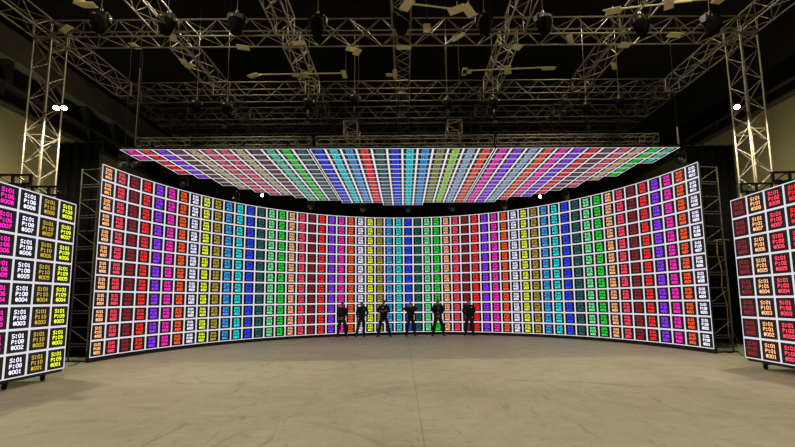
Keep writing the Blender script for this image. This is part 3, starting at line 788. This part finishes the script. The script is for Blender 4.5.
def make_person(label, loc, rotz, H, stance, arms, skin, hair, longhair=False, shape=1.0, cloth=None, badge=None, head_tilt=(0, 0), lanyard=False):
    """arms: for each side (elbow, wrist, hand direction) in body coordinates; the person faces -y"""
    k = H / 1.75; cloth = cloth or M['cloth']
    root = thing('person', label, 'person', loc, rotz, 'people in black lined up before the curved wall')
    def V(x, y, z): return Vector((x * k, y * k, z * k))
    sh = {-1: V(-.19 * shape, 0.01, 1.43), 1: V(.19 * shape, 0.01, 1.43)}
    hip = {-1: V(-.095, 0, .93), 1: V(.095, 0, .93)}
    kn = {sd: V(sd * .095 + (stance[sd][0] - sd * .095) * .5, -.03 + stance[sd][1] * .5, .50) for sd in (-1, 1)}
    an = {sd: V(stance[sd][0], .02 + stance[sd][1], .09) for sd in (-1, 1)}
    hx, hy = head_tilt
    # continuous body
    B = Sk(); pel = B.add(V(0, 0, .97), (.13 * k, .10 * k))
    ab = B.add(V(0, 0, 1.12), (.12 * k, .095 * k), pel); ch = B.add(V(0, 0, 1.32), (.14 * k, .105 * k), ab); nb = B.add(V(0, .01, 1.46), (.07 * k, .06 * k), ch)
    nk = B.add(V(hx * .3, 0.0 + hy * .3, 1.52), .050 * k, nb)
    jw = B.add(V(hx * .6, -.02 + hy * .6, 1.575), (.058 * k, .07 * k), nk); hm = B.add(V(hx, -.005 + hy, 1.645), (.074 * k, .092 * k), jw); tp = B.add(V(hx, .0 + hy, 1.715), (.055 * k, .07 * k), hm)
    B.add(V(hx, -.112 + hy, 1.62), .012 * k, hm)
    for sd in (-1, 1):
        B.add(V(hx + sd * .083, .01 + hy, 1.635), (.008 * k, .02 * k), hm)
        el, wr, hd = arms[sd]; el = V(*el); wr = V(*wr); hd = Vector(hd).normalized()
        s0 = B.add(sh[sd], .052 * k, ch); e0 = B.add(el, .040 * k, s0); fm = B.add(el.lerp(wr, .35), .040 * k, e0); w0 = B.add(wr, (.026 * k, .022 * k), fm)
        pm = B.add(wr + hd * .06 * k, (.036 * k, .018 * k), w0)
        # five fingers
        sidev = hd.cross(Vector((0, 1, 0)))
        if sidev.length < .3: sidev = hd.cross(Vector((0, 0, 1)))
        sidev.normalize(); curl = hd.cross(sidev).normalized()
        for f, ln in enumerate((.070, .080, .074, .058)):
            o_ = sidev * (f - 1.5) * .019 * k
            a = B.add(wr + hd * .105 * k + o_, .0088 * k, pm); b_ = B.add(wr + hd * (.105 + ln * .55) * k + o_ + curl * .010 * k, .0082 * k, a)
            B.add(wr + hd * (.105 + ln * .95) * k + o_ + curl * .030 * k, .007 * k, b_)
        a = B.add(wr + hd * .05 * k - sidev * .042 * k, .0095 * k, pm); B.add(wr + hd * .095 * k - sidev * .058 * k + curl * .012 * k, .008 * k, a)
        h0 = B.add(hip[sd], .080 * k, pel); k0 = B.add(kn[sd], .052 * k, h0); cf = B.add(kn[sd].lerp(an[sd], .35), .050 * k, k0); a0 = B.add(an[sd] + V(0, 0, .03), .034 * k, cf)
    
    me = skin_mesh(B.v, B.e, B.r); me.materials.append(skin); b = inst('body', me, root)
    # jacket
    J = Sk(); c0 = J.add(V(0, 0, 1.13), (.185 * k, .135 * k)); j0 = J.add(V(0, 0, .97), (.195 * k, .14 * k), c0); J.add(V(0, 0, .86), (.195 * k, .135 * k), j0)
    c1 = J.add(V(0, 0, 1.33), (.20 * k * shape, .145 * k), c0); J.add(V(0, .01, 1.50), (.080 * k, .072 * k), c1)
    for sd in (-1, 1):
        el, wr, hd = arms[sd]; el = V(*el); wr = V(*wr)
        s0 = J.add(sh[sd], .088 * k, c1); e0 = J.add(el, .070 * k, s0); f0 = J.add(el.lerp(wr, .5), .060 * k, e0); J.add(el.lerp(wr, .97), .046 * k, f0)
    me = skin_mesh(J.v, J.e, J.r); me.materials.append(cloth); jk = inst('jacket', me, root)
    T = Sk(); p0 = T.add(V(0, 0, .95), (.17 * k, .125 * k)); T.add(V(0, 0, 1.03), (.15 * k, .12 * k), p0)
    for sd in (-1, 1):
        h0 = T.add(hip[sd] + V(0, 0, -.04), .115 * k, p0); m0 = T.add(hip[sd].lerp(kn[sd], .5), .105 * k, h0); k0 = T.add(kn[sd], .088 * k, m0); c0 = T.add(kn[sd].lerp(an[sd], .5), .080 * k, k0); T.add(an[sd] + V(0, 0, .0), .072 * k, c0)
    me = skin_mesh(T.v, T.e, T.r); me.materials.append(M['cloth2']); inst('trousers', me, root)
    for sd in (-1, 1):
        bm = bmesh.new(); prof = []
        secs = [(.07, .035, .07), (.03, .045, .10), (-.04, .048, .075), (-.12, .052, .055), (-.19, .038, .04), (-.215, .015, .028)]
        rings = []
        for (yy, w, hh) in secs:
            ring = []
            for (cx_, cz_) in ((-1, 0), (-1, .55), (-.55, 1), (.55, 1), (1, .55), (1, 0)):
                ring.append(bm.verts.new(Vector((an[sd].x + cx_ * w * k + sd * (-yy) * .25 * k, an[sd].y + yy * k, .004 + cz_ * hh * k))))
            rings.append(ring)
        for a_, b_ in zip(rings, rings[1:]):
            for i in range(6): bm.faces.new((a_[i], a_[(i + 1) % 6], b_[(i + 1) % 6], b_[i]))
        bm.faces.new(list(reversed(rings[0]))); bm.faces.new(rings[-1]); bmesh.ops.recalc_face_normals(bm, faces=bm.faces[:])
        obj('shoe', bm, M['shoe'], root)
    # hair cap over the crown and the back of the head
    bm = bmesh.new(); bmesh.ops.create_uvsphere(bm, u_segments=16, v_segments=10, radius=1.0)
    cut = [v for v in bm.verts if v.co.z < (.15 if not longhair else -.2) and v.co.y < .15 or v.co.z < -.75]
    bmesh.ops.delete(bm, geom=cut, context='VERTS')
    for v in bm.verts:
        low = max(0, -v.co.z)
        v.co = Vector((v.co.x * .086 * k + hx * k, v.co.y * .103 * k + (.012 + hy) * k, v.co.z * .098 * k + 1.662 * k - (low * .10 * k if longhair else 0)))
    for f in bm.faces: f.smooth = True
    obj('hair', bm, hair, root)
    for sd in (-1, 1):
        bm = bmesh.new(); bmesh.ops.create_uvsphere(bm, u_segments=8, v_segments=6, radius=.010 * k); e = obj('eye', bm, M['eye'], root); e.location = V(hx + sd * .030, -.090 + hy, 1.648)
    bm = bmesh.new(); add_box(bm, V(hx, -.086 + hy * .8, 1.578), (.042 * k, .012 * k, .010 * k)); obj('mouth', bm, M['lip'], root)
    if badge:
        bm = bmesh.new(); add_box(bm, V(badge[0], -.152, badge[1]), (.06 * k, .012, .06 * k), Matrix.Rotation(.0, 3, 'X')); obj('chest_badge', bm, M[badge[2]], root)
    if lanyard:
        bm = bmesh.new(); add_tube(bm, [V(-.06, -.09, 1.46), V(-.03, -.145, 1.30), V(0, -.15, 1.16), V(.03, -.145, 1.30), V(.06, -.09, 1.46)], .005, 5); add_box(bm, V(0, -.152, 1.12), (.05 * k, .005, .07 * k)); obj('lanyard', bm, M['badge_white'], root)
    return root
def px_x(u, Y):
    return at_y(u, 330, Y).x
wide = {-1: (-.22, 0), 1: (.22, 0)}
# hands clasped low in front
clasp = {-1: ((-.25, -.03, 1.17), (-.06, -.20, .98), (.7, -.2, -.5)), 1: ((.25, -.03, 1.17), (.06, -.22, 1.0), (-.7, -.2, -.5))}
back = {-1: ((-.30, .07, 1.18), (-.08, .17, 1.02), (.8, .1, -.3)), 1: ((.30, .07, 1.18), (.08, .19, 1.04), (-.8, .1, -.3))}
crossed = {-1: ((-.28, -.06, 1.17), (.02, -.23, 1.22), (.9, .0, .3)), 1: ((.28, -.06, 1.17), (-.02, -.26, 1.18), (-.9, .05, .3))}
raised = {-1: ((-.36, -.12, 1.40), (-.12, -.24, 1.56), (.6, -.1, .6)), 1: ((.36, -.12, 1.40), (.12, -.24, 1.56), (-.6, -.1, .6))}
pocket = {-1: ((-.25, .04, 1.15), (-.21, -.06, .92), (.1, -.2, -1)), 1: ((.32, .04, 1.18), (.17, .06, 1.02), (-.7, .1, -.5))}
YP = 20.05
make_person('leftmost person in black, standing before the magenta column with hands clasped in front', (px_x(342.3, YP), YP, 0), 0, 1.68, {-1: (-.24, 0), 1: (.20, 0)}, clasp, M['skin'], M['hair_brown'])
make_person('second person from left, in black with a blue chest badge, before the white column', (px_x(361.8, YP), YP, 0), .15, 1.72, {-1: (-.28, 0), 1: (.10, 0)}, pocket, M['skin'], M['hair_brown'], badge=(.10, 1.36, 'badge_blue'), shape=1.05)
make_person('third person from left, in black with folded arms and legs apart before the olive column', (px_x(383.8, YP), YP, 0), 0, 1.80, {-1: (-.27, 0), 1: (.30, 0)}, crossed, M['skin'], M['hair_dark'], badge=(-.02, 1.38, 'badge_white'), shape=1.05)
make_person('fourth person from left, in black with both hands raised to the face, elbows out', (px_x(410.8, YP), YP, 0), 0, 1.66, {-1: (-.22, 0), 1: (.22, 0)}, raised, M['skin2'], M['hair_brown'])
make_person('fifth person from left, in black with hands clasped low before the green column', (px_x(438.3, YP), YP, 0), 0, 1.80, {-1: (-.26, 0), 1: (.26, 0)}, clasp, M['skin'], M['hair_brown'], lanyard=True)
make_person('rightmost person in black, hands behind the back before the red column', (px_x(469.5, YP), YP, 0), 0, 1.76, {-1: (-.20, 0), 1: (.18, 0)}, back, M['skin2'], M['hair_brown'], shape=1.1, badge=(.10, 1.38, 'badge_white'))
